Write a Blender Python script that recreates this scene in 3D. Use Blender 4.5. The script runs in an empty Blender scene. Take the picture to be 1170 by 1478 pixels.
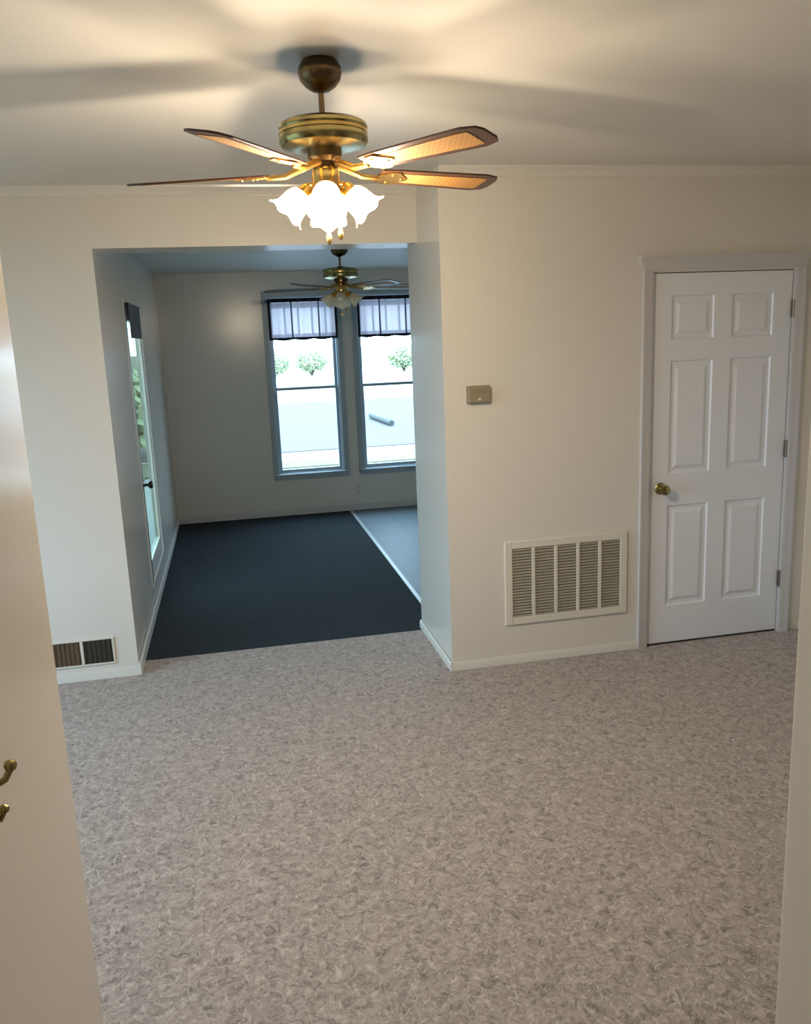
import bpy, bmesh, math, random
from mathutils import Vector, Matrix
random.seed(7)
PI = math.pi
S = bpy.context.scene
C = S.collection

# ---------------------------------------------------------------- camera
YAW, PIT, ROL, F = math.radians(11.5516), math.radians(11.7547), math.radians(-2.3748), 1202.05
fw = Vector((math.sin(YAW)*math.cos(PIT), math.cos(YAW)*math.cos(PIT), -math.sin(PIT)))
rt = Vector((math.cos(YAW), -math.sin(YAW), 0)); up = rt.cross(fw)
r2 = rt*math.cos(ROL) + up*math.sin(ROL); u2 = -rt*math.sin(ROL) + up*math.cos(ROL)
cam = bpy.data.cameras.new('camera'); camo = bpy.data.objects.new('camera', cam); C.objects.link(camo)
camo.matrix_world = Matrix(((r2.x, u2.x, -fw.x, 0), (r2.y, u2.y, -fw.y, 0), (r2.z, u2.z, -fw.z, 1.755), (0, 0, 0, 1)))
cam.sensor_fit = 'VERTICAL'; cam.sensor_height = 36; cam.lens = 36*F/1478; cam.clip_start = .02
S.camera = camo

# ---------------------------------------------------------------- light
S.view_settings.view_transform = 'Standard'; S.view_settings.look = 'None'
S.view_settings.gamma = 1; S.view_settings.exposure = 0.25
SKY = 10.0
BULB = 20.0
w = bpy.data.worlds.new('sky'); S.world = w; w.use_nodes = True
w.node_tree.nodes['Background'].inputs[0].default_value = (.50, .77, 1.0, 1)
w.node_tree.nodes['Background'].inputs[1].default_value = SKY
def portal(loc, rot, sx, sy):
    l = bpy.data.lights.new('daylight_portal', 'AREA'); l.shape = 'RECTANGLE'; l.size = sx; l.size_y = sy
    l.cycles.is_portal = True
    o = bpy.data.objects.new('daylight_portal', l); C.objects.link(o); o.location = loc; o.rotation_euler = rot
portal((.77, 8.71, 1.3), (-PI/2, 0, 0), .7, 1.85)
portal((1.68, 8.71, 1.3), (-PI/2, 0, 0), .7, 1.85)
portal((-.67, 6.18, 1.12), (0, -PI/2, 0), 1.85, 1.0)
portal((-3.26, 2.8, 1.35), (0, -PI/2, 0), 1.7, 2.4)
S.cycles.use_denoising = True
S.cycles.max_bounces = 10; S.cycles.diffuse_bounces = 6; S.cycles.transparent_max_bounces = 12
S.cycles.sample_clamp_indirect = 8; S.cycles.caustics_reflective = False; S.cycles.caustics_refractive = False

# ---------------------------------------------------------------- materials
class NT:
    def __init__(s, name):
        s.m = bpy.data.materials.new(name); s.m.use_nodes = True; s.t = s.m.node_tree
        s.b = s.t.nodes['Principled BSDF']; s.out = s.t.nodes['Material Output']
    def n(s, kind, **kw):
        x = s.t.nodes.new(kind)
        for k, v in kw.items():
            if isinstance(k, str) and hasattr(x, k): setattr(x, k, v)
        return x
    def l(s, a, b): s.t.links.new(a, b)
def plain(name, col, rough=.5, metal=0, bump=0, bscale=60, spec=.5, var=0):
    q = NT(name); q.b.inputs['Base Color'].default_value = (*col, 1)
    q.b.inputs['Roughness'].default_value = rough; q.b.inputs['Metallic'].default_value = metal
    q.b.inputs['Specular IOR Level'].default_value = spec
    if bump or var:
        tc = q.n('ShaderNodeTexCoord'); no = q.n('ShaderNodeTexNoise'); no.inputs['Scale'].default_value = bscale
        no.inputs['Detail'].default_value = 4
        q.l(tc.outputs['Object'], no.inputs['Vector'])
        if bump:
            bp = q.n('ShaderNodeBump'); bp.inputs['Strength'].default_value = bump; bp.inputs['Distance'].default_value = .002
            q.l(no.outputs['Fac'], bp.inputs['Height']); q.l(bp.outputs[0], q.b.inputs['Normal'])
        if var:
            mx = q.n('ShaderNodeMix', data_type='RGBA'); mx.inputs[6].default_value = (*[c*(1-var) for c in col], 1)
            mx.inputs[7].default_value = (*[min(1, c*(1+var)) for c in col], 1)
            q.l(no.outputs['Fac'], mx.inputs[0]); q.l(mx.outputs[2], q.b.inputs['Base Color'])
    return q.m
def glassmat(name, tint=(1, 1, 1)):
    q = NT(name); tr = q.n('ShaderNodeBsdfTransparent'); tr.inputs[0].default_value = (*tint, 1)
    gl = q.n('ShaderNodeBsdfGlossy'); gl.inputs['Roughness'].default_value = .02
    fr = q.n('ShaderNodeFresnel'); fr.inputs[0].default_value = 1.45
    ge = q.n('ShaderNodeNewGeometry'); iv = q.n('ShaderNodeMath', operation='SUBTRACT'); iv.inputs[0].default_value = 1; q.l(ge.outputs['Backfacing'], iv.inputs[1])
    mu = q.n('ShaderNodeMath', operation='MULTIPLY'); q.l(fr.outputs[0], mu.inputs[0]); q.l(iv.outputs[0], mu.inputs[1])
    mx = q.n('ShaderNodeMixShader'); q.l(mu.outputs[0], mx.inputs[0]); q.l(tr.outputs[0], mx.inputs[1]); q.l(gl.outputs[0], mx.inputs[2])
    q.l(mx.outputs[0], q.out.inputs[0]); return q.m
def carpetmat(name, dark, mid, light, streak):
    q = NT(name); tc = q.n('ShaderNodeTexCoord'); q.b.inputs['Roughness'].default_value = .95
    q.b.inputs['Specular IOR Level'].default_value = .15
    q.b.inputs['Sheen Weight'].default_value = .2 if streak else .03; q.b.inputs['Sheen Roughness'].default_value = .6
    big = q.n('ShaderNodeTexNoise'); big.inputs['Scale'].default_value = 30; big.inputs['Detail'].default_value = 5; big.inputs['Roughness'].default_value = .7
    big.inputs['Distortion'].default_value = 1.2
    q.l(tc.outputs['Object'], big.inputs['Vector'])
    r = q.n('ShaderNodeValToRGB'); q.l(big.outputs['Fac'], r.inputs[0])
    e = r.color_ramp.elements; e[0].position = .33; e[0].color = (*dark, 1); e[1].position = .66; e[1].color = (*light, 1)
    m = e.new(.5); m.color = (*mid, 1)
    col = r.outputs[0]
    if streak:
        for ang, sc in ((.75, 1), (2.3, 1.15), (1.6, .8), (.1, 1.2)):
            mp = q.n('ShaderNodeMapping'); mp.vector_type = 'TEXTURE'; mp.inputs['Rotation'].default_value = (0, 0, ang); mp.inputs['Scale'].default_value = (1/(26*sc), 1/(80*sc), .1)
            q.l(tc.outputs['Object'], mp.inputs[0])
            nz = q.n('ShaderNodeTexNoise'); nz.inputs['Scale'].default_value = 1; nz.inputs['Detail'].default_value = 2; nz.inputs['Distortion'].default_value = .7
            q.l(mp.outputs[0], nz.inputs['Vector'])
            rr = q.n('ShaderNodeValToRGB'); rr.color_ramp.elements[0].position = .60; rr.color_ramp.elements[1].position = .72
            rr.color_ramp.elements[1].color = (.6, .6, .6, 1)
            q.l(nz.outputs['Fac'], rr.inputs[0])
            mx = q.n('ShaderNodeMix', data_type='RGBA'); q.l(rr.outputs[0], mx.inputs[0]); q.l(col, mx.inputs[6]); mx.inputs[7].default_value = (*streak, 1)
            col = mx.outputs[2]
    q.l(col, q.b.inputs['Base Color'])
    fn = q.n('ShaderNodeTexNoise'); fn.inputs['Scale'].default_value = 160; fn.inputs['Detail'].default_value = 3
    q.l(tc.outputs['Object'], fn.inputs['Vector'])
    ad = q.n('ShaderNodeMath', operation='ADD'); q.l(fn.outputs['Fac'], ad.inputs[0]); q.l(big.outputs['Fac'], ad.inputs[1])
    bp = q.n('ShaderNodeBump'); bp.inputs['Strength'].default_value = .55; bp.inputs['Distance'].default_value = .008
    q.l(ad.outputs[0], bp.inputs['Height']); q.l(bp.outputs[0], q.b.inputs['Normal'])
    return q.m

M = {}
M['wall'] = plain('wall_paint', (.66, .625, .57), .20, bump=.06, bscale=90)
M['ceil'] = plain('ceiling_paint', (.68, .65, .61), .45, bump=.08, bscale=120)
M['trim'] = plain('trim_paint', (.70, .68, .63), .3)
M['wintrim_backlit'] = plain('backlit_window_trim', (.33, .39, .43), .35)  # white trim; its backlit shade is put into this slate colour
M['door'] = plain('door_paint', (.74, .755, .80), .33, bump=.03, bscale=50)
M['casing'] = plain('door_casing_paint', (.54, .52, .52), .35)
M['carpet'] = carpetmat('tan_carpet', (.13, .105, .092), (.285, .240, .217), (.385, .33, .30), (.52, .46, .42))
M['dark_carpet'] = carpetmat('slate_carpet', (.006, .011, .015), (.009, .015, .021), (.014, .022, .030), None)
M['brass'] = plain('brass', (.78, .55, .20), .22, 1, var=.15, bscale=20)
M['bracket'] = plain('bracket_brass', (.58, .36, .11), .38, 1)
M['abrass'] = plain('antique_brass', (.36, .30, .13), .25, 1, var=.2, bscale=20)
M['bronze'] = plain('dark_bronze', (.16, .11, .06), .3, 1)
M['hinge'] = plain('hinge_metal', (.25, .22, .19), .4, .9)
M['walnut'] = plain('walnut_blade', (.06, .025, .012), .35, var=.35, bscale=14)
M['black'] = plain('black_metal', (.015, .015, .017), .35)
M['grille'] = plain('grille_paint', (.66, .62, .54), .4)
M['void'] = plain('duct_dark', (.035, .03, .022), .8)
M['filter'] = plain('duct_brown', (.11, .07, .04), .8)
M['plate'] = plain('ivory_plastic', (.62, .57, .47), .4)
M['thermo'] = plain('thermostat_plastic', (.25, .21, .14), .45)
M['strip'] = plain('pale_strip', (.36, .38, .36), .4)
M['glass'] = glassmat('window_glass'); M['door_glass'] = glassmat('dimming_door_glass', (.62, .66, .60))  # door glass tint is added to dim daylight in the far room
M['valance_dark'] = plain('dark_band', (.012, .010, .018), .9)
# cane insert of the fan blades
q = NT('blade_cane'); tc = q.n('ShaderNodeTexCoord'); wv = q.n('ShaderNodeTexChecker'); wv.inputs['Scale'].default_value = 110
wv.inputs[1].default_value = (.36, .19, .06, 1); wv.inputs[2].default_value = (.29, .145, .045, 1)
q.l(tc.outputs['Object'], wv.inputs['Vector']); q.l(wv.outputs['Color'], q.b.inputs['Base Color']); q.b.inputs['Roughness'].default_value = .6; q.b.inputs['Specular IOR Level'].default_value = .2
M['cane'] = q.m
# frosted shade
def frosted(name, tint):
    q = NT(name); tl = q.n('ShaderNodeBsdfTranslucent'); tl.inputs[0].default_value = (*tint, 1)
    df = q.n('ShaderNodeBsdfPrincipled'); df.inputs['Base Color'].default_value = (*tint, 1); df.inputs['Roughness'].default_value = .3
    tr = q.n('ShaderNodeBsdfTransparent')
    a = q.n('ShaderNodeMixShader'); a.inputs[0].default_value = .45; q.l(tl.outputs[0], a.inputs[1]); q.l(df.outputs[0], a.inputs[2])
    b = q.n('ShaderNodeMixShader'); b.inputs[0].default_value = .32; q.l(a.outputs[0], b.inputs[1]); q.l(tr.outputs[0], b.inputs[2])
    q.l(b.outputs[0], q.out.inputs[0]); return q.m
M['shade'] = frosted('frosted_glass', (.95, .88, .72))
q = NT('bulb_lit'); q.b.inputs['Emission Color'].default_value = (1, .80, .48, 1); q.b.inputs['Emission Strength'].default_value = 14; M['bulb'] = q.m
M['bulb_off'] = plain('bulb_unlit', (.8, .8, .78), .3)
# vinyl floor
q = NT('pale_vinyl'); tc = q.n('ShaderNodeTexCoord'); br = q.n('ShaderNodeTexBrick'); br.offset = 0
for k, v in (('Color1', (.15, .185, .21, 1)), ('Color2', (.14, .175, .20, 1)), ('Mortar', (.10, .13, .15, 1))): br.inputs[k].default_value = v
br.inputs['Scale'].default_value = 1; br.inputs['Mortar Size'].default_value = .004; br.inputs['Brick Width'].default_value = .305; br.inputs['Row Height'].default_value = .305
q.l(tc.outputs['Object'], br.inputs['Vector']); q.l(br.outputs['Color'], q.b.inputs['Base Color']); q.b.inputs['Roughness'].default_value = .5; q.b.inputs['Specular IOR Level'].default_value = .2
M['vinyl'] = q.m
# sheer plaid valance (object coordinates: x across, z up)
q = NT('sheer_plaid'); tc = q.n('ShaderNodeTexCoord'); sp = q.n('ShaderNodeSeparateXYZ'); q.l(tc.outputs['Object'], sp.inputs[0])
def lines(sock, period, width, off):
    a = q.n('ShaderNodeMath', operation='ADD'); q.l(sock, a.inputs[0]); a.inputs[1].default_value = off
    b = q.n('ShaderNodeMath', operation='PINGPONG'); q.l(a.outputs[0], b.inputs[0]); b.inputs[1].default_value = period/2
    c = q.n('ShaderNodeMath', operation='LESS_THAN'); q.l(b.outputs[0], c.inputs[0]); c.inputs[1].default_value = width/2
    return c.outputs[0]
v1 = lines(sp.outputs[0], .27, .018, 5.40-.16); v2 = lines(sp.outputs[0], .135, .02, 5.4-.09); h1 = lines(sp.outputs[2], .30, .05, 3.0-.02)
mx1 = q.n('ShaderNodeMath', operation='MAXIMUM'); q.l(v2, mx1.inputs[0]); q.l(h1, mx1.inputs[1])
ca = q.n('ShaderNodeMix', data_type='RGBA'); q.l(mx1.outputs[0], ca.inputs[0]); ca.inputs[6].default_value = (.72, .66, .68, 1); ca.inputs[7].default_value = (.42, .39, .42, 1)
cb = q.n('ShaderNodeMix', data_type='RGBA'); q.l(v1, cb.inputs[0]); q.l(ca.outputs[2], cb.inputs[6]); cb.inputs[7].default_value = (.04, .035, .06, 1)
tl = q.n('ShaderNodeBsdfTranslucent'); df = q.n('ShaderNodeBsdfDiffuse'); q.l(cb.outputs[2], tl.inputs[0]); q.l(cb.outputs[2], df.inputs[0])
tr = q.n('ShaderNodeBsdfTransparent'); tr.inputs[0].default_value = (.6, .58, .62, 1)
a = q.n('ShaderNodeMixShader'); a.inputs[0].default_value = .4; q.l(tl.outputs[0], a.inputs[1]); q.l(df.outputs[0], a.inputs[2])
b = q.n('ShaderNodeMixShader'); b.inputs[0].default_value = .16; q.l(a.outputs[0], b.inputs[1]); q.l(tr.outputs[0], b.inputs[2])
q.l(b.outputs[0], q.out.inputs[0]); M['sheer'] = q.m
M['grass'] = plain('lawn', (.11, .105, .065), .9, var=.4, bscale=3)
M['concrete'] = plain('pale_concrete', (.26, .27, .27), .8, var=.1, bscale=2)
M['asphalt'] = plain('grey_asphalt', (.074, .060, .060), .85, var=.1, bscale=4)
M['leaf'] = plain('leaf', (.34, .37, .21), .6, var=.4, bscale=6)
M['bark'] = plain('bark', (.12, .08, .05), .9, var=.3, bscale=12)
M['timber'] = plain('weathered_timber', (.035, .045, .04), .8, var=.2, bscale=8)

# ---------------------------------------------------------------- helpers
def bx(bm, x0, x1, y0, y1, z0, z1, bev=0):
    r = bmesh.ops.create_cube(bm, size=1); vs = r['verts']
    for v in vs: v.co = Vector(((x0+x1)/2 + v.co.x*(x1-x0), (y0+y1)/2 + v.co.y*(y1-y0), (z0+z1)/2 + v.co.z*(z1-z0)))
    if bev:
        es = list({e for v in vs for e in v.link_edges})
        bmesh.ops.bevel(bm, geom=es, offset=bev, segments=2, affect='EDGES', profile=.6)
def lathe(bm, prof, M4=Matrix(), n=32, ruffle=None):
    rings = []
    for i, (r, z) in enumerate(prof):
        ring = []
        for k in range(n):
            a = 2*PI*k/n; rr = r
            if ruffle: rr, zz = ruffle(i/(len(prof)-1), a, r, z)
            else: zz = z
            ring.append(bm.verts.new(M4 @ Vector((max(rr, 1e-4)*math.cos(a), max(rr, 1e-4)*math.sin(a), zz))))
        rings.append(ring)
    for a, b in zip(rings, rings[1:]):
        for k in range(n): bm.faces.new((a[k], a[(k+1) % n], b[(k+1) % n], b[k]))
    return rings
def tube(bm, pts, r, n=10):
    pts = [Vector(p) for p in pts]; rings = []
    for i, p in enumerate(pts):
        d = (pts[min(i+1, len(pts)-1)] - pts[max(i-1, 0)]).normalized()
        a = d.orthogonal().normalized() if i == 0 else (rings_a - d*rings_a.dot(d)).normalized()
        rings_a = a; b = d.cross(a); rr = r[i] if isinstance(r, (list, tuple)) else r
        rings.append([bm.verts.new(p + (a*math.cos(2*PI*k/n) + b*math.sin(2*PI*k/n))*rr) for k in range(n)])
    for a, b in zip(rings, rings[1:]):
        for k in range(n): bm.faces.new((a[k], a[(k+1) % n], b[(k+1) % n], b[k]))
    bm.faces.new(rings[0][::-1]); bm.faces.new(rings[-1])
def prism(bm, poly, z0, z1, M4=Matrix()):
    lo = [bm.verts.new(M4 @ Vector((x, y, z0))) for x, y in poly]; hi = [bm.verts.new(M4 @ Vector((x, y, z1))) for x, y in poly]
    n = len(poly); bm.faces.new(lo[::-1]); bm.faces.new(hi)
    for k in range(n): bm.faces.new((lo[k], lo[(k+1) % n], hi[(k+1) % n], hi[k]))
def obj(name, bm, m, parent=None, smooth=False, bev=0):
    bmesh.ops.recalc_face_normals(bm, faces=bm.faces)
    me = bpy.data.meshes.new(name); bm.to_mesh(me); bm.free(); me.materials.append(m)
    o = bpy.data.objects.new(name, me); C.objects.link(o); o.parent = parent
    if smooth:
        for p in me.polygons: p.use_smooth = True
        md = o.modifiers.new('es', 'EDGE_SPLIT'); md.split_angle = math.radians(38)
    if bev:
        b = o.modifiers.new('bv', 'BEVEL'); b.width = bev; b.segments = 2; b.limit_method = 'ANGLE'
    return o
def BM(): return bmesh.new()
def struct(name, bm, m, parent=None, **k):
    o = obj(name, bm, m, parent, **k)
    if parent is None: o['kind'] = 'structure'
    return o
def empty(name, loc=(0, 0, 0), rz=0):
    o = bpy.data.objects.new(name, None); C.objects.link(o); o.location = loc; o.rotation_euler = (0, 0, rz); o.empty_display_size = .1
    return o
def tag(o, label, cat, group=None):
    o['label'] = label; o['category'] = cat
    if group: o['group'] = group
    return o
def copy_tree(o, parent=None):
    c = o.copy(); C.objects.link(c); c.parent = parent
    for ch in o.children: copy_tree(ch, c)
    return c

# ---------------------------------------------------------------- room shell
LX, RX, BY, H1, H2 = -3.2, 3.16, 8.58, 2.548, 2.452
XL = -.605                        # left wall of the far room
def wall_with_holes(name, axis, c0, c1, a0, a1, z0, z1, holes, m=None):
    """slab between c0..c1 on the normal axis, a0..a1 along, with rectangular holes (a0,a1,z0,z1)"""
    bm = BM(); cuts = sorted({a0, a1, *[h[0] for h in holes], *[h[1] for h in holes]})
    for p, q_ in zip(cuts, cuts[1:]):
        mid = (p+q_)/2; hs = [h for h in holes if h[0] < mid < h[1]]
        segs = [(z0, z1)]
        for h in hs:
            ns = []
            for s0, s1 in segs:
                if h[2] > s0: ns.append((s0, h[2]))
                if h[3] < s1: ns.append((h[3], s1))
            segs = ns
        for s0, s1 in segs:
            if axis == 'y': bx(bm, p, q_, c0, c1, s0, s1)
            else: bx(bm, c0, c1, p, q_, s0, s1)
    bmesh.ops.remove_doubles(bm, verts=bm.verts, dist=1e-5)
    return struct(name, bm, m or M['wall'])

bm = BM(); bx(bm, LX-.1, RX+.1, -1.6, 4.75, -.12, 0); struct('floor', bm, M['carpet'])
bm = BM(); prism(bm, [(XL-.12, 4.75), (1.165, 4.75), (1.165, BY+.12), (XL-.12, BY+.12)], -.12, 0); struct('floor_far_room', bm, M['dark_carpet'])
bm = BM(); bx(bm, 1.165, RX+.1, 4.75, BY+.12, -.12, -.004); struct('floor_kitchen', bm, M['vinyl'])
bm = BM(); bx(bm, LX-.1, RX+.1, -1.6, 4.80, H1, H1+.12); struct('ceiling', bm, M['ceil'])
bm = BM(); bx(bm, XL-.12, RX+.1, 4.80, BY+.12, H2, H2+.2); struct('ceiling_far_room', bm, M['ceil'])
# carpet edge strip
bm = BM(); bx(bm, 1.150, 1.180, 4.80, BY-.015, -.006, .006, .002); struct('trim_1', bm, M['strip'])
# walls
W1 = (.445, 1.12, .43, 2.21); W2 = (1.335, 2.01, .43, 2.21)
wall_with_holes('wall_back', 'y', BY, BY+.12, XL-.12, RX+.1, 0, H2, [W1, W2])
DY0, DY1, DZ0, DZ1 = 5.66, 6.70, .17, 2.07
wall_with_holes('wall_left_far_room', 'x', XL-.05, XL, 4.80, BY, 0, H2, [(DY0, DY1, DZ0, DZ1)])
wall_with_holes('wall_middle', 'y', 4.55, 4.80, LX, 1.055, 0, H1, [(XL, 1.055, 0, 2.256)])
D0, D1, DH = 2.180, 3.010, 2.035
bm = BM()
for a in ((1.055, D0, 4.075, 4.195, 0, H1), (D0, D1, 4.075, 4.195, DH, H1), (D1, RX, 4.075, 4.195, 0, H1), (1.055, 1.175, 4.195, 4.80, 0, H1), (1.175, RX, 4.68, 4.80, 0, H1)): bx(bm, *a)
struct('wall_closet', bm, M['wall'])
wall_with_holes('wall_right', 'x', RX, RX+.1, -1.5, BY, 0, H1, [])
WL = (1.6, 4.0, .5, 2.2)
wall_with_holes('wall_left', 'x', LX-.1, LX, -1.5, 4.80, 0, H1, [WL])
bm = BM(); bx(bm, -.50, -.38, -1.4, 1.678, 0, H1, .004); struct('wall_hall_left', bm, M['wall'])
bm = BM(); bx(bm, .78, .90, -1.4, 1.01, 0, H1, .004); struct('wall_hall_right', bm, M['wall'])
bm = BM(); bx(bm, LX-.1, RX+.1, -1.6, -1.4, 0, H1); struct('wall_front', bm, M['wall'])

# baseboards
def base(name, x0, x1, y0, y1, h=.055, m='trim'):
    bm = BM(); bx(bm, x0, x1, y0, y1, 0, h*.8); 
    dx, dy = (0, .004) if (x1-x0) > (y1-y0) else (.004, 0)
    bx(bm, x0+dx, x1-dx, y0+dy, y1-dy, h*.8, h)
    struct(name, bm, M[m], bev=.002)
base('baseboard_middle', LX, XL, 4.536, 4.55)
base('baseboard_closet', 1.055, 2.126, 4.061, 4.075, .05)
base('baseboard_jamb_right', 1.041, 1.055, 4.061, 4.80, .05)
base('baseboard_jamb_left', XL, XL+.014, 4.536, BY, .075)
base('baseboard_back', XL+.014, RX, BY-.014, BY, .065, 'casing')
base('baseboard_right', RX-.014, RX, -1.4, 4.075)
base('baseboard_left', LX, LX+.014, -1.4, 4.536)
# ceiling cove trim
def cove(name, x0, x1, y):
    bm = BM(); pr = [(0, 0), (0, -.046), (-.008, -.046), (-.018, -.026), (-.034, -.010), (-.036, 0)]
    a = [bm.verts.new((x0, y+p, H1+z)) for p, z in pr]; b = [bm.verts.new((x1, y+p, H1+z)) for p, z in pr]
    for k in range(len(pr)): bm.faces.new((a[k], a[(k+1) % 6], b[(k+1) % 6], b[k]))
    bm.faces.new(a); bm.faces.new(b[::-1]); struct(name, bm, M['wall'])
cove('trim_2', 1.055, RX, 4.075); cove('trim_3', LX, 1.055, 4.55)

# ---------------------------------------------------------------- closet door (six panels)
def panel_face(bm, w_, h_, panels, y, t):
    xs = sorted({0, w_, *[p[0] for p in panels], *[p[1] for p in panels]}); zs = sorted({0, h_, *[p[2] for p in panels], *[p[3] for p in panels]})
    def quad(r0, r1):   # ring between two rects each (x0,x1,z0,z1,y)
        c = lambda r: [Vector((r[0], r[4], r[2])), Vector((r[1], r[4], r[2])), Vector((r[1], r[4], r[3])), Vector((r[0], r[4], r[3]))]
        A, B = c(r0), c(r1)
        for k in range(4): bm.faces.new([bm.verts.new(v) for v in (A[k], A[(k+1) % 4], B[(k+1) % 4], B[k])])
    for i in range(len(xs)-1):
        for j in range(len(zs)-1):
            x0, x1, z0, z1 = xs[i], xs[i+1], zs[j], zs[j+1]; cx, cz = (x0+x1)/2, (z0+z1)/2
            if any(p[0] < cx < p[1] and p[2] < cz < p[3] for p in panels): continue
            bm.faces.new([bm.verts.new(v) for v in ((x0, y, z0), (x1, y, z0), (x1, y, z1), (x0, y, z1))])
    for x0, x1, z0, z1 in panels:
        st = [(0, 0), (.006, .009), (.022, .010), (.030, .008), (.045, .001), (.048, .001)]
        rs = [(x0+i, x1-i, z0+i, z1-i, y+d) for i, d in st]
        for a, b in zip(rs, rs[1:]): quad(a, b)
        r = rs[-1]; bm.faces.new([bm.verts.new(v) for v in ((r[0], r[4], r[2]), (r[1], r[4], r[2]), (r[1], r[4], r[3]), (r[0], r[4], r[3]))])
d = empty('door_1', (2.188, 4.084, 0)); d['kind'] = 'structure'
SW, SH = .814, 2.018
P = []
for x0, x1 in ((.11, .355), (.459, .704)):
    for z0, z1 in ((.215, .79), (.965, 1.57), (1.68, 1.905)): P.append((x0, x1, z0, z1))
bm = BM(); panel_face(bm, SW, SH, P, 0, .035)
bmesh.ops.remove_doubles(bm, verts=bm.verts, dist=1e-5)
def q4(*p): bm.faces.new([bm.verts.new(v) for v in p])
q4((0, 0, 0), (0, .035, 0), (0, .035, SH), (0, 0, SH)); q4((SW, 0, 0), (SW, .035, 0), (SW, .035, SH), (SW, 0, SH))
q4((0, 0, 0), (SW, 0, 0), (SW, .035, 0), (0, .035, 0)); q4((0, 0, SH), (SW, 0, SH), (SW, .035, SH), (0, .035, SH)); q4((0, .035, 0), (SW, .035, 0), (SW, .035, SH), (0, .035, SH))
o = obj('door_panel', bm, M['door'], d); o.location = (0, 0, .012)
# frame: jamb stop + casing with flared head
bm = BM()
bx(bm, -.012, -.004, -.009, .11, 0, 2.037); bx(bm, SW+.004, SW+.012, -.009, .11, 0, 2.037); bx(bm, -.012, SW+.012, -.009, .11, 2.034, 2.042)
bx(bm, -.004, .010, .037, .055, 0, 2.034); bx(bm, SW-.010, SW+.004, .037, .055, 0, 2.034)
obj('door_frame', bm, M['casing'], d)
def casing_side(x0, sgn):
    bm = BM(); pr = [(0, 0), (0, -.010), (.012, -.014), (.030, -.016), (.050, -.020), (.058, -.020), (.058, 0)]
    y = -.009
    a = [bm.verts.new((x0+sgn*p, y+q_, 0)) for p, q_ in pr]; b = [bm.verts.new((x0+sgn*p, y+q_, 2.046)) for p, q_ in pr]; n = len(pr)
    for k in range(n): bm.faces.new((a[k], a[(k+1) % n], b[(k+1) % n], b[k]))
    bm.faces.new(a); bm.faces.new(b[::-1]); obj('door_casing', bm, M['casing'], d)
casing_side(-.006, -1); casing_side(SW+.006, 1)
bm = BM(); n = 7
prz = [(0, -.012, 0), (.012, -.018, .0), (.030, -.022, .004), (.048, -.030, .014), (.060, -.040, .026), (.072, -.046, .032), (.072, 0, .032), (0, 0, 0)]
L = [bm.verts.new((-.062-e, -.009+y, 2.042+z)) for z, y, e in prz]; R_ = [bm.verts.new((SW+.062+e, -.009+y, 2.042+z)) for z, y, e in prz]
for k in range(len(prz)): bm.faces.new((L[k], L[(k+1) % len(prz)], R_[(k+1) % len(prz)], R_[k]))
bm.faces.new(L); bm.faces.new(R_[::-1]); obj('head_casing', bm, M['casing'], d)
bm = BM(); Mk = Matrix.Translation((.065, 0, .90)) @ Matrix.Rotation(PI/2, 4, 'X')
lathe(bm, [(0, -.002), (.032, -.002), (.033, .004), (.028, .010), (.012, .014), (.011, .030), (.016, .036), (.026, .044), (.029, .056), (.025, .067), (.012, .073), (0, .074)], Mk)
obj('door_knob', bm, M['abrass'], d, smooth=True)
for z in (.32, 1.07, 1.83):
    bm = BM(); bx(bm, SW-.004, SW+.010, -.010, .0, z-.045, z+.045, .001)
    tube(bm, [(SW+.003, -.014, z-.048), (SW+.003, -.014, z+.048)], .006, 12); obj('hinge', bm, M['hinge'], d, smooth=True)
bm = BM(); bx(bm, -.004, SW+.004, .002, .05, 0, .008); obj('door_threshold', bm, M['void'], d)

# ---------------------------------------------------------------- windows
def dh_window(name, X0, X1):
    wd = X1-X0; r = empty(name, (X0, BY, 0)); r['kind'] = 'structure'
    z0, z1, mid = .43, 2.21, 1.30
    bm = BM(); c = .055
    bx(bm, -c, 0, -.018, 0, z0-c, z1+c); bx(bm, wd, wd+c, -.018, 0, z0-c, z1+c); bx(bm, 0, wd, -.018, 0, z1, z1+c); bx(bm, 0, wd, -.018, 0, z0-c, z0)
    obj('window_casing', bm, M['wintrim_backlit'], r, bev=.003)
    bm = BM(); t = .012
    bx(bm, 0, t, 0, .12, z0, z1); bx(bm, wd-t, wd, 0, .12, z0, z1); bx(bm, t, wd-t, 0, .12, z1-t, z1); bx(bm, t, wd-t, 0, .12, z0, z0+t)
    obj('window_frame', bm, M['wintrim_backlit'], r)
    bm = BM(); bx(bm, -c, wd+c, -.035, .02, z0-.012, z0+.006, .004); obj('window_sill', bm, M['wintrim_backlit'], r)
    for nm, a, b, y in (('upper_sash', mid-.015, z1-t, .075), ('lower_sash', z0+t, mid+.015, .045)):
        bm = BM(); s = .028
        bx(bm, t, t+s, y, y+.026, a, b); bx(bm, wd-t-s, wd-t, y, y+.026, a, b); bx(bm, t+s, wd-t-s, y, y+.026, b-s, b); bx(bm, t+s, wd-t-s, y, y+.026, a, a+s+.004)
        so = obj(nm, bm, M['wintrim_backlit'], r, bev=.002)
        bm = BM(); bx(bm, t+s, wd-t-s, y+.011, y+.015, a+s, b-s); obj('glass_pane', bm, M['glass'], so)
    return r
dh_window('window_1', W1[0], W1[1]); dh_window('window_2', W2[0], W2[1])
r = empty('added_window', (LX, 1.6, 0)); r['kind'] = 'structure'  # unseen window, added to bring daylight into the main room
bm = BM(); c = .06
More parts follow.
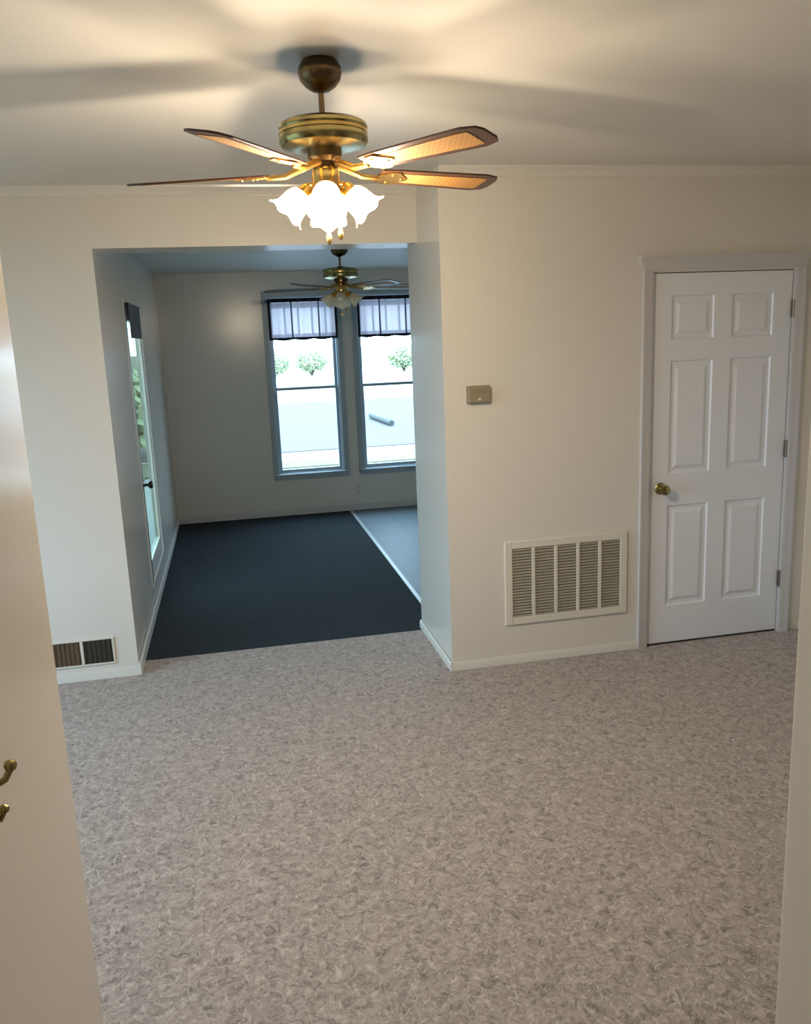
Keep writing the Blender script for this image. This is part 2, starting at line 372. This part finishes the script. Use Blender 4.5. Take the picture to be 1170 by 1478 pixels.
bx(bm, 0, .018, -c, 0, .5-c, 2.2+c); bx(bm, 0, .018, 2.4, 2.4+c, .5-c, 2.2+c); bx(bm, 0, .018, 0, 2.4, 2.2, 2.2+c); bx(bm, 0, .018, 0, 2.4, .5-c, .5)
bx(bm, -.08, -.04, 1.18, 1.22, .53, 2.17); bx(bm, -.08, -.04, 0, 2.4, .5, .53); bx(bm, -.08, -.04, 0, 2.4, 2.17, 2.2)
obj('window_frame', bm, M['trim'], r)
bm = BM(); bx(bm, -.062, -.058, 0, 2.4, .53, 2.17); obj('glass_pane', bm, M['glass'], r)

# valances over the two windows
def valance(X0, X1, phase, label):
    wd = X1-X0; r = empty('valance', ((X0+X1)/2, BY-.040, 0)); tag(r, label, 'curtain', 'sheer plaid valances on the two far windows')
    def sheet(z0, z1, thick, wob, n=60, m=6):
        bm = BM(); g = []
        for j in range(m+1):
            z = z0+(z1-z0)*j/m; row = []
            for i in range(n+1):
                x = -wd/2+wd*i/n; amp = .008*(1.2-(z-1.8)/.5)
                y = amp*math.sin(i*.72+phase)+amp*.5*math.sin(i*.31+phase*2)
                zz = z + (wob*math.sin(i*.36+phase) if j == 0 else 0)
                row.append((x, y, zz))
            g.append(row)
        F_ = [[bm.verts.new((x, y-thick, z)) for x, y, z in row] for row in g]; B_ = [[bm.verts.new((x, y+thick, z)) for x, y, z in row] for row in g]
        for j in range(m):
            for i in range(n):
                bm.faces.new((F_[j][i], F_[j][i+1], F_[j+1][i+1], F_[j+1][i])); bm.faces.new((B_[j][i], B_[j+1][i], B_[j+1][i+1], B_[j][i+1]))
        for i in range(n):
            bm.faces.new((F_[0][i], B_[0][i], B_[0][i+1], F_[0][i+1])); bm.faces.new((F_[m][i], F_[m][i+1], B_[m][i+1], B_[m][i]))
        return bm
    o = obj('valance_fabric', sheet(1.80, 2.17, .0006, .006), M['sheer'], r, smooth=True)
    o = obj('hem_band', sheet(1.785, 1.812, .0015, .005, m=1), M['valance_dark'], r, smooth=True)
    o = obj('header_band', sheet(2.155, 2.19, .0025, 0, m=1), M['valance_dark'], r, smooth=True)
    for s in (-1, 1):
        bm = BM(); bx(bm, s*wd/2-.012, s*wd/2+.012, -.012, .010, 1.79, 2.185, .003); obj('side_band', bm, M['valance_dark'], r)
    bm = BM(); tube(bm, [(-wd/2-.03, 0.004, 2.172), (wd/2+.03, .004, 2.172)], .006)
    for s in (-1, 1): tube(bm, [(s*(wd/2+.03), .004, 2.172), (s*(wd/2+.03), .022, 2.172)], .006)
    obj('curtain_rod', bm, M['black'], r)
valance(.455, 1.115, .3, 'sheer lilac plaid valance with black bands on left far window')
valance(1.345, 2.0, 2.0, 'sheer lilac plaid valance on the far window half hidden by wall corner')

# ---------------------------------------------------------------- glazed door in the left wall of the far room
r = empty('door_2', (XL, DY0, DZ0)); r['kind'] = 'structure'; DW, DHt = DY1-DY0, DZ1-DZ0
bm = BM(); c = .03
bx(bm, -.05, .004, 0, .02, 0, DHt); bx(bm, -.05, .004, DW-.02, DW, 0, DHt); bx(bm, -.05, .004, .02, DW-.02, DHt-.02, DHt); bx(bm, -.05, .004, .02, DW-.02, 0, .02)
obj('door_frame', bm, M['trim'], r)
bm = BM(); bx(bm, -.002, .003, .02, .085, .02, DHt-.02); bx(bm, -.01, .002, .02, DW-.02, DHt-.032, DHt-.02); obj('dark_stile', bm, M['black'], r)  # black strip added over the near stile, with a thin line at the head
bm = BM(); s0, s1, y0, y1 = .034, DW-.03, -.038, -.003
bx(bm, y0, y1, s0, s0+.055, .025, DHt-.025); bx(bm, y0, y1, s1-.10, s1, .025, DHt-.025); bx(bm, y0, y1, s0+.055, s1-.1, DHt-.125, DHt-.025); bx(bm, y0, y1, s0+.055, s1-.1, .025, .16)
leaf = obj('door_leaf', bm, M['trim'], r, bev=.002)
bm = BM(); bx(bm, -.016, -.012, s0+.055, s1-.1, .16, DHt-.125); obj('glass_pane', bm, M['door_glass'], leaf)
bm = BM(); lathe(bm, [(0, -.002), (.028, -.002), (.028, .006), (.011, .010), (.010, .034), (.022, .040), (.027, .052), (.022, .064), (0, .068)], Matrix.Translation((-.003, s0+.028, .70)) @ Matrix.Rotation(PI/2, 4, 'Y'))
obj('door_knob', bm, M['black'], leaf, smooth=True)
# short dark valance on that door
r = empty('door_valance', (XL+.014, DY0+.47, 0)); tag(r, 'short grey gathered valance at top of glazed side door', 'curtain')
bm = BM(); n = 40; rows = []
for z in (1.83, 1.90, 1.97, 2.05):
    rows.append([bm.verts.new((.006+.006*math.sin(i*.9), -.36+.72*i/n, z)) for i in range(n+1)])
back = [[bm.verts.new((v.co.x-.0015, v.co.y, v.co.z)) for v in row] for row in rows]
for j in range(3):
    for i in range(n):
        bm.faces.new((rows[j][i], rows[j][i+1], rows[j+1][i+1], rows[j+1][i])); bm.faces.new((back[j][i], back[j+1][i], back[j+1][i+1], back[j][i+1]))
obj('valance_fabric', bm, plain('grey_cloth', (.13, .13, .15), .9, var=.5, bscale=9), r, smooth=True)
bm = BM(); tube(bm, [(.006, -.38, 2.05), (.006, .38, 2.05)], .006)
for s in (-1, 1): tube(bm, [(.006, s*.38, 2.05), (-.013, s*.38, 2.05)], .005)
obj('curtain_rod', bm, M['black'], r)

# ---------------------------------------------------------------- ceiling fans
def blade_bm(grow=0, z0=-.003, z1=.003, r0=.175, r1=.602):
    g = grow; pts = [(r0-g, -.042-g), (r0+.05, -.049-g), (r1-.055, -.061-g), (r1-.012+g*.5, -.049-g*.5), (r1+g, -.027), (r1+g, .027), (r1-.012+g*.5, .049+g*.5), (r1-.055, .061+g), (r0+.05, .049+g), (r0-g, .042+g)]
    bm = BM(); prism(bm, pts, z0, z1); return bm
SHADE_TILT = math.radians(45)
def make_fan(lit):
    r = empty('ceiling_fan')      # origin at the ceiling
    m1 = M['bronze']; mb = M['abrass']
    bm = BM(); lathe(bm, [(0, 0), (.050, 0), (.054, -.006), (.062, -.020), (.064, -.034), (.058, -.054), (.044, -.070), (.026, -.082), (.014, -.086), (0, -.086)]); obj('canopy', bm, m1, r, smooth=True)
    bm = BM(); lathe(bm, [(.0085, -.07), (.0085, -.148), (.020, -.150), (.024, -.160), (.020, -.172), (0, -.172)], n=20); obj('downrod', bm, M['bronze'], r, smooth=True)
    bm = BM(); lathe(bm, [(0, -.160), (.030, -.160), (.090, -.163), (.118, -.168), (.128, -.175), (.130, -.184), (.127, -.188), (.127, -.202), (.130, -.206), (.130, -.222), (.124, -.232), (.092, -.240), (.060, -.243), (0, -.243)], n=48); obj('motor_housing', bm, mb, r, smooth=True)
    bm = BM(); lathe(bm, [(.1268, -.189), (.1295, -.191), (.1295, -.199), (.1268, -.201)], n=48); obj('housing_band', bm, M['brass'], r, smooth=True)
    bm = BM(); lathe(bm, [(0, -.241), (.050, -.241), (.052, -.250), (.050, -.264), (.040, -.270), (.036, -.275), (.036, -.292), (0, -.292)]); obj('flywheel', bm, M['bronze'], r, smooth=True)
    bm = BM(); lathe(bm, [(0, -.292), (.034, -.292), (.040, -.302), (.042, -.325), (.040, -.350), (.044, -.360), (.046, -.380), (.036, -.398), (.018, -.408), (.010, -.420), (.004, -.432), (0, -.434)]); obj('light_fitter', bm, M['brass'], r, smooth=True)
    for k in range(5):
        a = math.radians(18+72*k)
        Mb = Matrix.Rotation(a, 4, 'Z') @ Matrix.Translation((0, 0, -.303)) @ Matrix.Rotation(math.radians(-11.5), 4, 'X')
        b = obj('blade', blade_bm(), M['walnut'], r, bev=.0015); b.matrix_local = Mb
        i_ = obj('cane_inset', blade_bm(-.020, -.0042, -.0028, .19, .578), M['cane'], b)
        bm = BM()       # ornate bracket
        prism(bm, [(.17, -.012), (.20, -.040), (.232, -.044), (.250, -.026), (.268, -.010), (.276, 0), (.268, .010), (.250, .026), (.232, .044), (.20, .040), (.17, .012)], -.0085, -.0045)
        tube(bm, [(.045, 0, .022), (.08, 0, .010), (.12, 0, -.006), (.18, 0, -.0075)], [.011, .010, .009, .007], 10)
        for sx, sy in ((.215, -.026), (.215, .026), (.255, 0)): lathe(bm, [(0, -.0115), (.004, -.011), (.005, -.008)], Matrix.Translation((sx, sy, 0)), n=10)
        obj('blade_bracket', bm, M['bracket'], b, smooth=True)
    for k in range(4):
        a = math.radians(-98+90*k)
        # arm from fitter to socket, shade tilted outwards
        A = Matrix.Rotation(a, 4, 'Z')
        sock = Vector((.057, 0, -.350)); ax = Vector((math.sin(SHADE_TILT), 0, -math.cos(SHADE_TILT)))
        bm = BM(); tube(bm, [A @ Vector(p) for p in ((.034, 0, -.338), (.046, 0, -.336), (.056, 0, -.342), tuple(sock))], .007, 10)
        rotq = Vector((0, 0, 1)).rotation_difference(ax).to_matrix().to_4x4()
        Ms = A @ Matrix.Translation(sock) @ rotq
        lathe(bm, [(0, -.012), (.014, -.012), (.020, -.004), (.022, .010), (.026, .016), (.026, .020), (0, .020)], Ms, n=24)
        obj('lamp_arm', bm, M['brass'], r, smooth=True)
        def ruf(t, an, rr, zz):
            s = max(0, (t-.62)/.38)**2
            return rr*(1+.07*s*math.cos(6*an)), zz+.004*s*math.cos(6*an)
        pr = [(.024, .012), (.029, .018), (.036, .028), (.041, .044), (.042, .060), (.043, .072), (.046, .082), (.053, .091), (.058, .094)]
        pi = [(p-.003, z+.001) for p, z in pr[::-1]]
        bm = BM(); A1 = lathe(bm, pr, Ms, 48, ruf)
        A2 = lathe(bm, [(p-.0028, z+.0008) for p, z in pr], Ms, 48, ruf)
        for k2 in range(48): bm.faces.new((A1[-1][k2], A1[-1][(k2+1) % 48], A2[-1][(k2+1) % 48], A2[-1][k2]))
        sh = obj('lamp_shade', bm, M['shade'], r, smooth=True)
        bm = BM(); lathe(bm, [(0, .018), (.010, .020), (.011, .030), (.016, .042), (.020, .054), (.0195, .064), (.014, .073), (.006, .077), (0, .078)], Ms, 20)
        obj('bulb', bm, M['bulb'] if lit else M['bulb_off'], sh, smooth=True)
        if lit:
            l = bpy.data.lights.new('bulb_light', 'POINT'); l.energy = BULB; l.color = (1, .82, .59); l.shadow_soft_size = .022
            lo = bpy.data.objects.new('bulb_light', l); C.objects.link(lo); lo.parent = r; lo.location = (Ms @ Vector((0, 0, .106)))
    for x, y, ln in ((-.004, -.030, .125), (.034, -.010, .110)):
        bm = BM(); z = -.380
        tube(bm, [(x, y, z), (x, y, z-ln+.03)], .0011, 6)
        zz = z
        while zz > z-ln+.03: lathe(bm, [(0, .0016), (.0018, 0), (0, -.0016)], Matrix.Translation((x, y, zz)), n=6); zz -= .0055
        pc = obj('pull_chain', bm, M['brass'], r)
        bm = BM(); lathe(bm, [(0, .005), (.004, .003), (.006, -.006), (.0095, -.020), (.0085, -.030), (.004, -.036), (0, -.037)], Matrix.Translation((x, y, z-ln+.03)), n=14); obj('chain_fob', bm, M['brass'], pc, smooth=True)
    return r
f1 = make_fan(True); f1.location = (.333, 2.60, H1)
tag(f1, 'brass ceiling fan with lit tulip shades and dark edged cane blades', 'ceiling fan')
f2 = make_fan(False); f2.location = (.888, 6.40, H2+.0); f2.rotation_euler = (0, 0, math.radians(-4))
tag(f2, 'unlit brass ceiling fan hanging in the far room before the windows', 'ceiling fan')

# ---------------------------------------------------------------- wall grilles
g = empty('return_air_grille', (1.355, 4.075, .222)); tag(g, 'large beige return air grille with five slatted bays beside white door', 'vent')
GW, GH = .70, .462
bm = BM(); b = .042
for a in ((0, b, 0, GH), (GW-b, GW, 0, GH), (b, GW-b, 0, b), (b, GW-b, GH-b, GH)): bx(bm, a[0], a[1], -.012, 0, a[2], a[3])
obj('grille_frame', bm, M['grille'], g, bev=.004)
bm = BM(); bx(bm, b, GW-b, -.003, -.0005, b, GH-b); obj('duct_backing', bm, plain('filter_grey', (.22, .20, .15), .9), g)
bw = (GW-2*b-4*.018)/5
for k in range(1, 5):
    x = b+k*bw+(k-1)*.018; bm = BM(); bx(bm, x, x+.018, -.013, -.003, b, GH-b); obj('grille_divider', bm, M['grille'], g, bev=.002)
for k in range(5):
    x = b+k*(bw+.018); bm = BM(); nsl = 24
    for i in range(nsl):
        z = b+.006+(GH-2*b-.012)*i/(nsl-1)
        vs = [(x, -.0105, z-.005), (x+bw, -.0105, z-.005), (x+bw, -.0035, z+.004), (x, -.0035, z+.004)]
        f_ = [bm.verts.new(v) for v in vs]; bk = [bm.verts.new((v[0], v[1], v[2]+.0012)) for v in vs]
        bm.faces.new(f_); bm.faces.new(bk[::-1])
        for q_ in range(4): bm.faces.new((f_[q_], bk[q_], bk[(q_+1) % 4], f_[(q_+1) % 4]))
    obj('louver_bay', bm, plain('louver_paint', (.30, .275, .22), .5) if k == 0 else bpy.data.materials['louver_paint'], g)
for sx in (.02, GW-.02):
    bm = BM(); lathe(bm, [(0, -.0022), (.004, -.002), (.005, .001)], Matrix.Translation((sx, -.0125, GH/2)) @ Matrix.Rotation(-PI/2, 4, 'X'), n=12); obj('screw', bm, M['grille'], g)

g = empty('wall_register', (-1.045, 4.55, .082)); tag(g, 'low dark wall register with two openings above left baseboard', 'vent')
GW, GH = .325, .152
bm = BM(); b = .010
for a in ((0, b, 0, GH), (GW-b, GW, 0, GH), (b, GW-b, 0, b), (b, GW-b, GH-b, GH), (.150, .165, b, GH-b)): bx(bm, a[0], a[1], -.008, 0, a[2], a[3])
obj('register_frame', bm, M['grille'], g, bev=.002)
for x0, x1, mt in ((b, .150, 'filter'), (.165, GW-b, 'void')):
    bm = BM(); bx(bm, x0, x1, -.002, -.0003, b, GH-b)
    o = obj('register_opening', bm, M[mt], g)
    if mt == 'filter': o['label'] = 'brown opening with closed damper'
    bm = BM()
    for i in range(6):
        x = x0+(x1-x0)*(i+.5)/6; bx(bm, x-.0008, x+.0008, -.0065, -.002, b, GH-b)
    obj('register_vanes', bm, M[mt], g)

# thermostat
g = empty('thermostat', (1.170, 4.075, 1.420)); tag(g, 'small olive beige wall thermostat left of the white door', 'thermostat')
bm = BM(); bx(bm, 0, .122, -.006, 0, 0, .088, .002); obj('back_plate', bm, M['thermo'], g)
bm = BM(); bx(bm, .004, .118, -.030, -.006, .003, .085, .005); obj('thermostat_cover', bm, M['thermo'], g)
bm = BM(); bx(bm, .022, .10, -.0315, -.0295, .048, .072, .001); obj('dial_window', bm, plain('dial_window', (.22, .19, .12), .3), g)
bm = BM(); bx(bm, .055, .067, -.036, -.029, .016, .028, .002); obj('set_lever', bm, M['plate'], g)

# coat hook on the near wall
g = empty('coat_hook', (-.38, 1.125, 1.12)); tag(g, 'small brown brass coat hook on near left wall at frame edge', 'hook')
bm = BM(); bx(bm, 0, .005, -.012, .012, 0, .085, .002); obj('hook_plate', bm, M['abrass'], g)
bm = BM(); tube(bm, [(.004, 0, .062), (.020, .006, .060), (.038, .014, .066), (.046, .018, .080)], [.006, .005, .005, .005]); lathe(bm, [(0, -.009), (.007, -.006), (.009, 0), (.007, .006), (0, .009)], Matrix.Translation((.046, .018, .084)), n=14); obj('upper_hook', bm, M['abrass'], g, smooth=True)
bm = BM(); tube(bm, [(.004, 0, .028), (.014, .004, .012), (.026, .010, .010), (.032, .012, .022)], .0045); lathe(bm, [(0, -.007), (.006, -.004), (.007, 0), (.006, .004), (0, .007)], Matrix.Translation((.032, .012, .024)), n=14); obj('lower_hook', bm, M['abrass'], g, smooth=True)

# wall outlet under the windows
g = empty('wall_outlet', (1.228, BY, .16)); tag(g, 'small white wall outlet below the gap between far windows', 'outlet')
bm = BM(); bx(bm, 0, .072, -.006, 0, 0, .116, .003); obj('outlet_plate', bm, M['plate'], g)
for z in (.036, .080):
    bm = BM(); bx(bm, .022, .050, -.0085, -.004, z-.014, z+.014, .003); s = obj('socket', bm, M['casing'], g)
    bm = BM(); bx(bm, .029, .032, -.0092, -.008, z-.004, z+.006); bx(bm, .040, .043, -.0092, -.008, z-.004, z+.006); obj('socket_slots', bm, M['void'], s)

# ---------------------------------------------------------------- outdoors
GZ = -.55
bm = BM(); bx(bm, -150, 150, BY+.14, 320, GZ-.3, GZ); bx(bm, -40, LX-.12, -20, BY+.14, GZ-.3, GZ); bx(bm, LX-.12, XL-.14, 4.82, BY+.14, GZ-.3, GZ)
o = struct('ground_outside', bm, M['concrete'])
bm = BM(); bx(bm, -40, 40, 18, 33, GZ, GZ+.02); struct('road_outside', bm, M['asphalt'])
bm = BM(); bx(bm, -150, 150, 75, 320, GZ, GZ+.03); bx(bm, -40, -1.6, 14.5, 17.5, GZ, GZ+.03); bx(bm, -1.6, 40, 15.6, 16.3, GZ, GZ+.03); bx(bm, -40, -4, -15, 9.2, GZ, GZ+.03); o = obj('lawn_outside', bm, M['grass']); o['kind'] = 'structure'
def shrub(x, y, s, label):
    r = empty('shrub', (x, y, GZ+.02)); tag(r, label, 'shrub', 'green shrubs beyond the road')
    bm = BM(); 
    for k in range(5):
        a = 2*PI*k/5; tube(bm, [(0, 0, -.05), (math.cos(a)*.2*s, math.sin(a)*.2*s, .4*s), (math.cos(a)*.5*s, math.sin(a)*.5*s, .9*s)], [.05*s, .035*s, .015*s], 6)
    obj('stem', bm, M['bark'], r)
    bm = BM()
    for k in range(900):
        d_ = Vector((random.gauss(0, 1), random.gauss(0, 1), random.gauss(0, 1))).normalized()*random.uniform(.6, 1)
        p = Vector((d_.x*1.1*s, d_.y*1.0*s, .95*s+d_.z*.8*s)); a = Vector((random.uniform(-1, 1), random.uniform(-1, 1), random.uniform(-1, 1))).normalized()*.13*s
        b_ = a.orthogonal().normalized()*.07*s
        bm.faces.new([bm.verts.new(v) for v in (p-a, p+b_, p+a, p-b_)])
    obj('foliage', bm, M['leaf'], r)
for x, y, s, lb in ((3.3, 60, 1.0, 'pale green shrub across the road at left edge of left far window'), (5.9, 60, 1.05, 'pale green shrub across the road in middle of left far window'), (8.4, 60, .9, 'pale green shrub across the road at right edge of left far window'), (12.6, 60, 1.1, 'pale green shrub across the road in the right far window')):
    shrub(x, y, s, lb)
shrub(-2.3, 18.5, 1.1, 'leafy green shrub outside the glazed side door'); 
bm = BM(); tube(bm, [(0, 0, .08), (.12, -2.6, .08)], .075, 10); o = obj('fallen_log', bm, M['timber']); o.location = (4.1, 24.6, GZ+.02); tag(o, 'grey log lying on pale ground outside right far window', 'log')
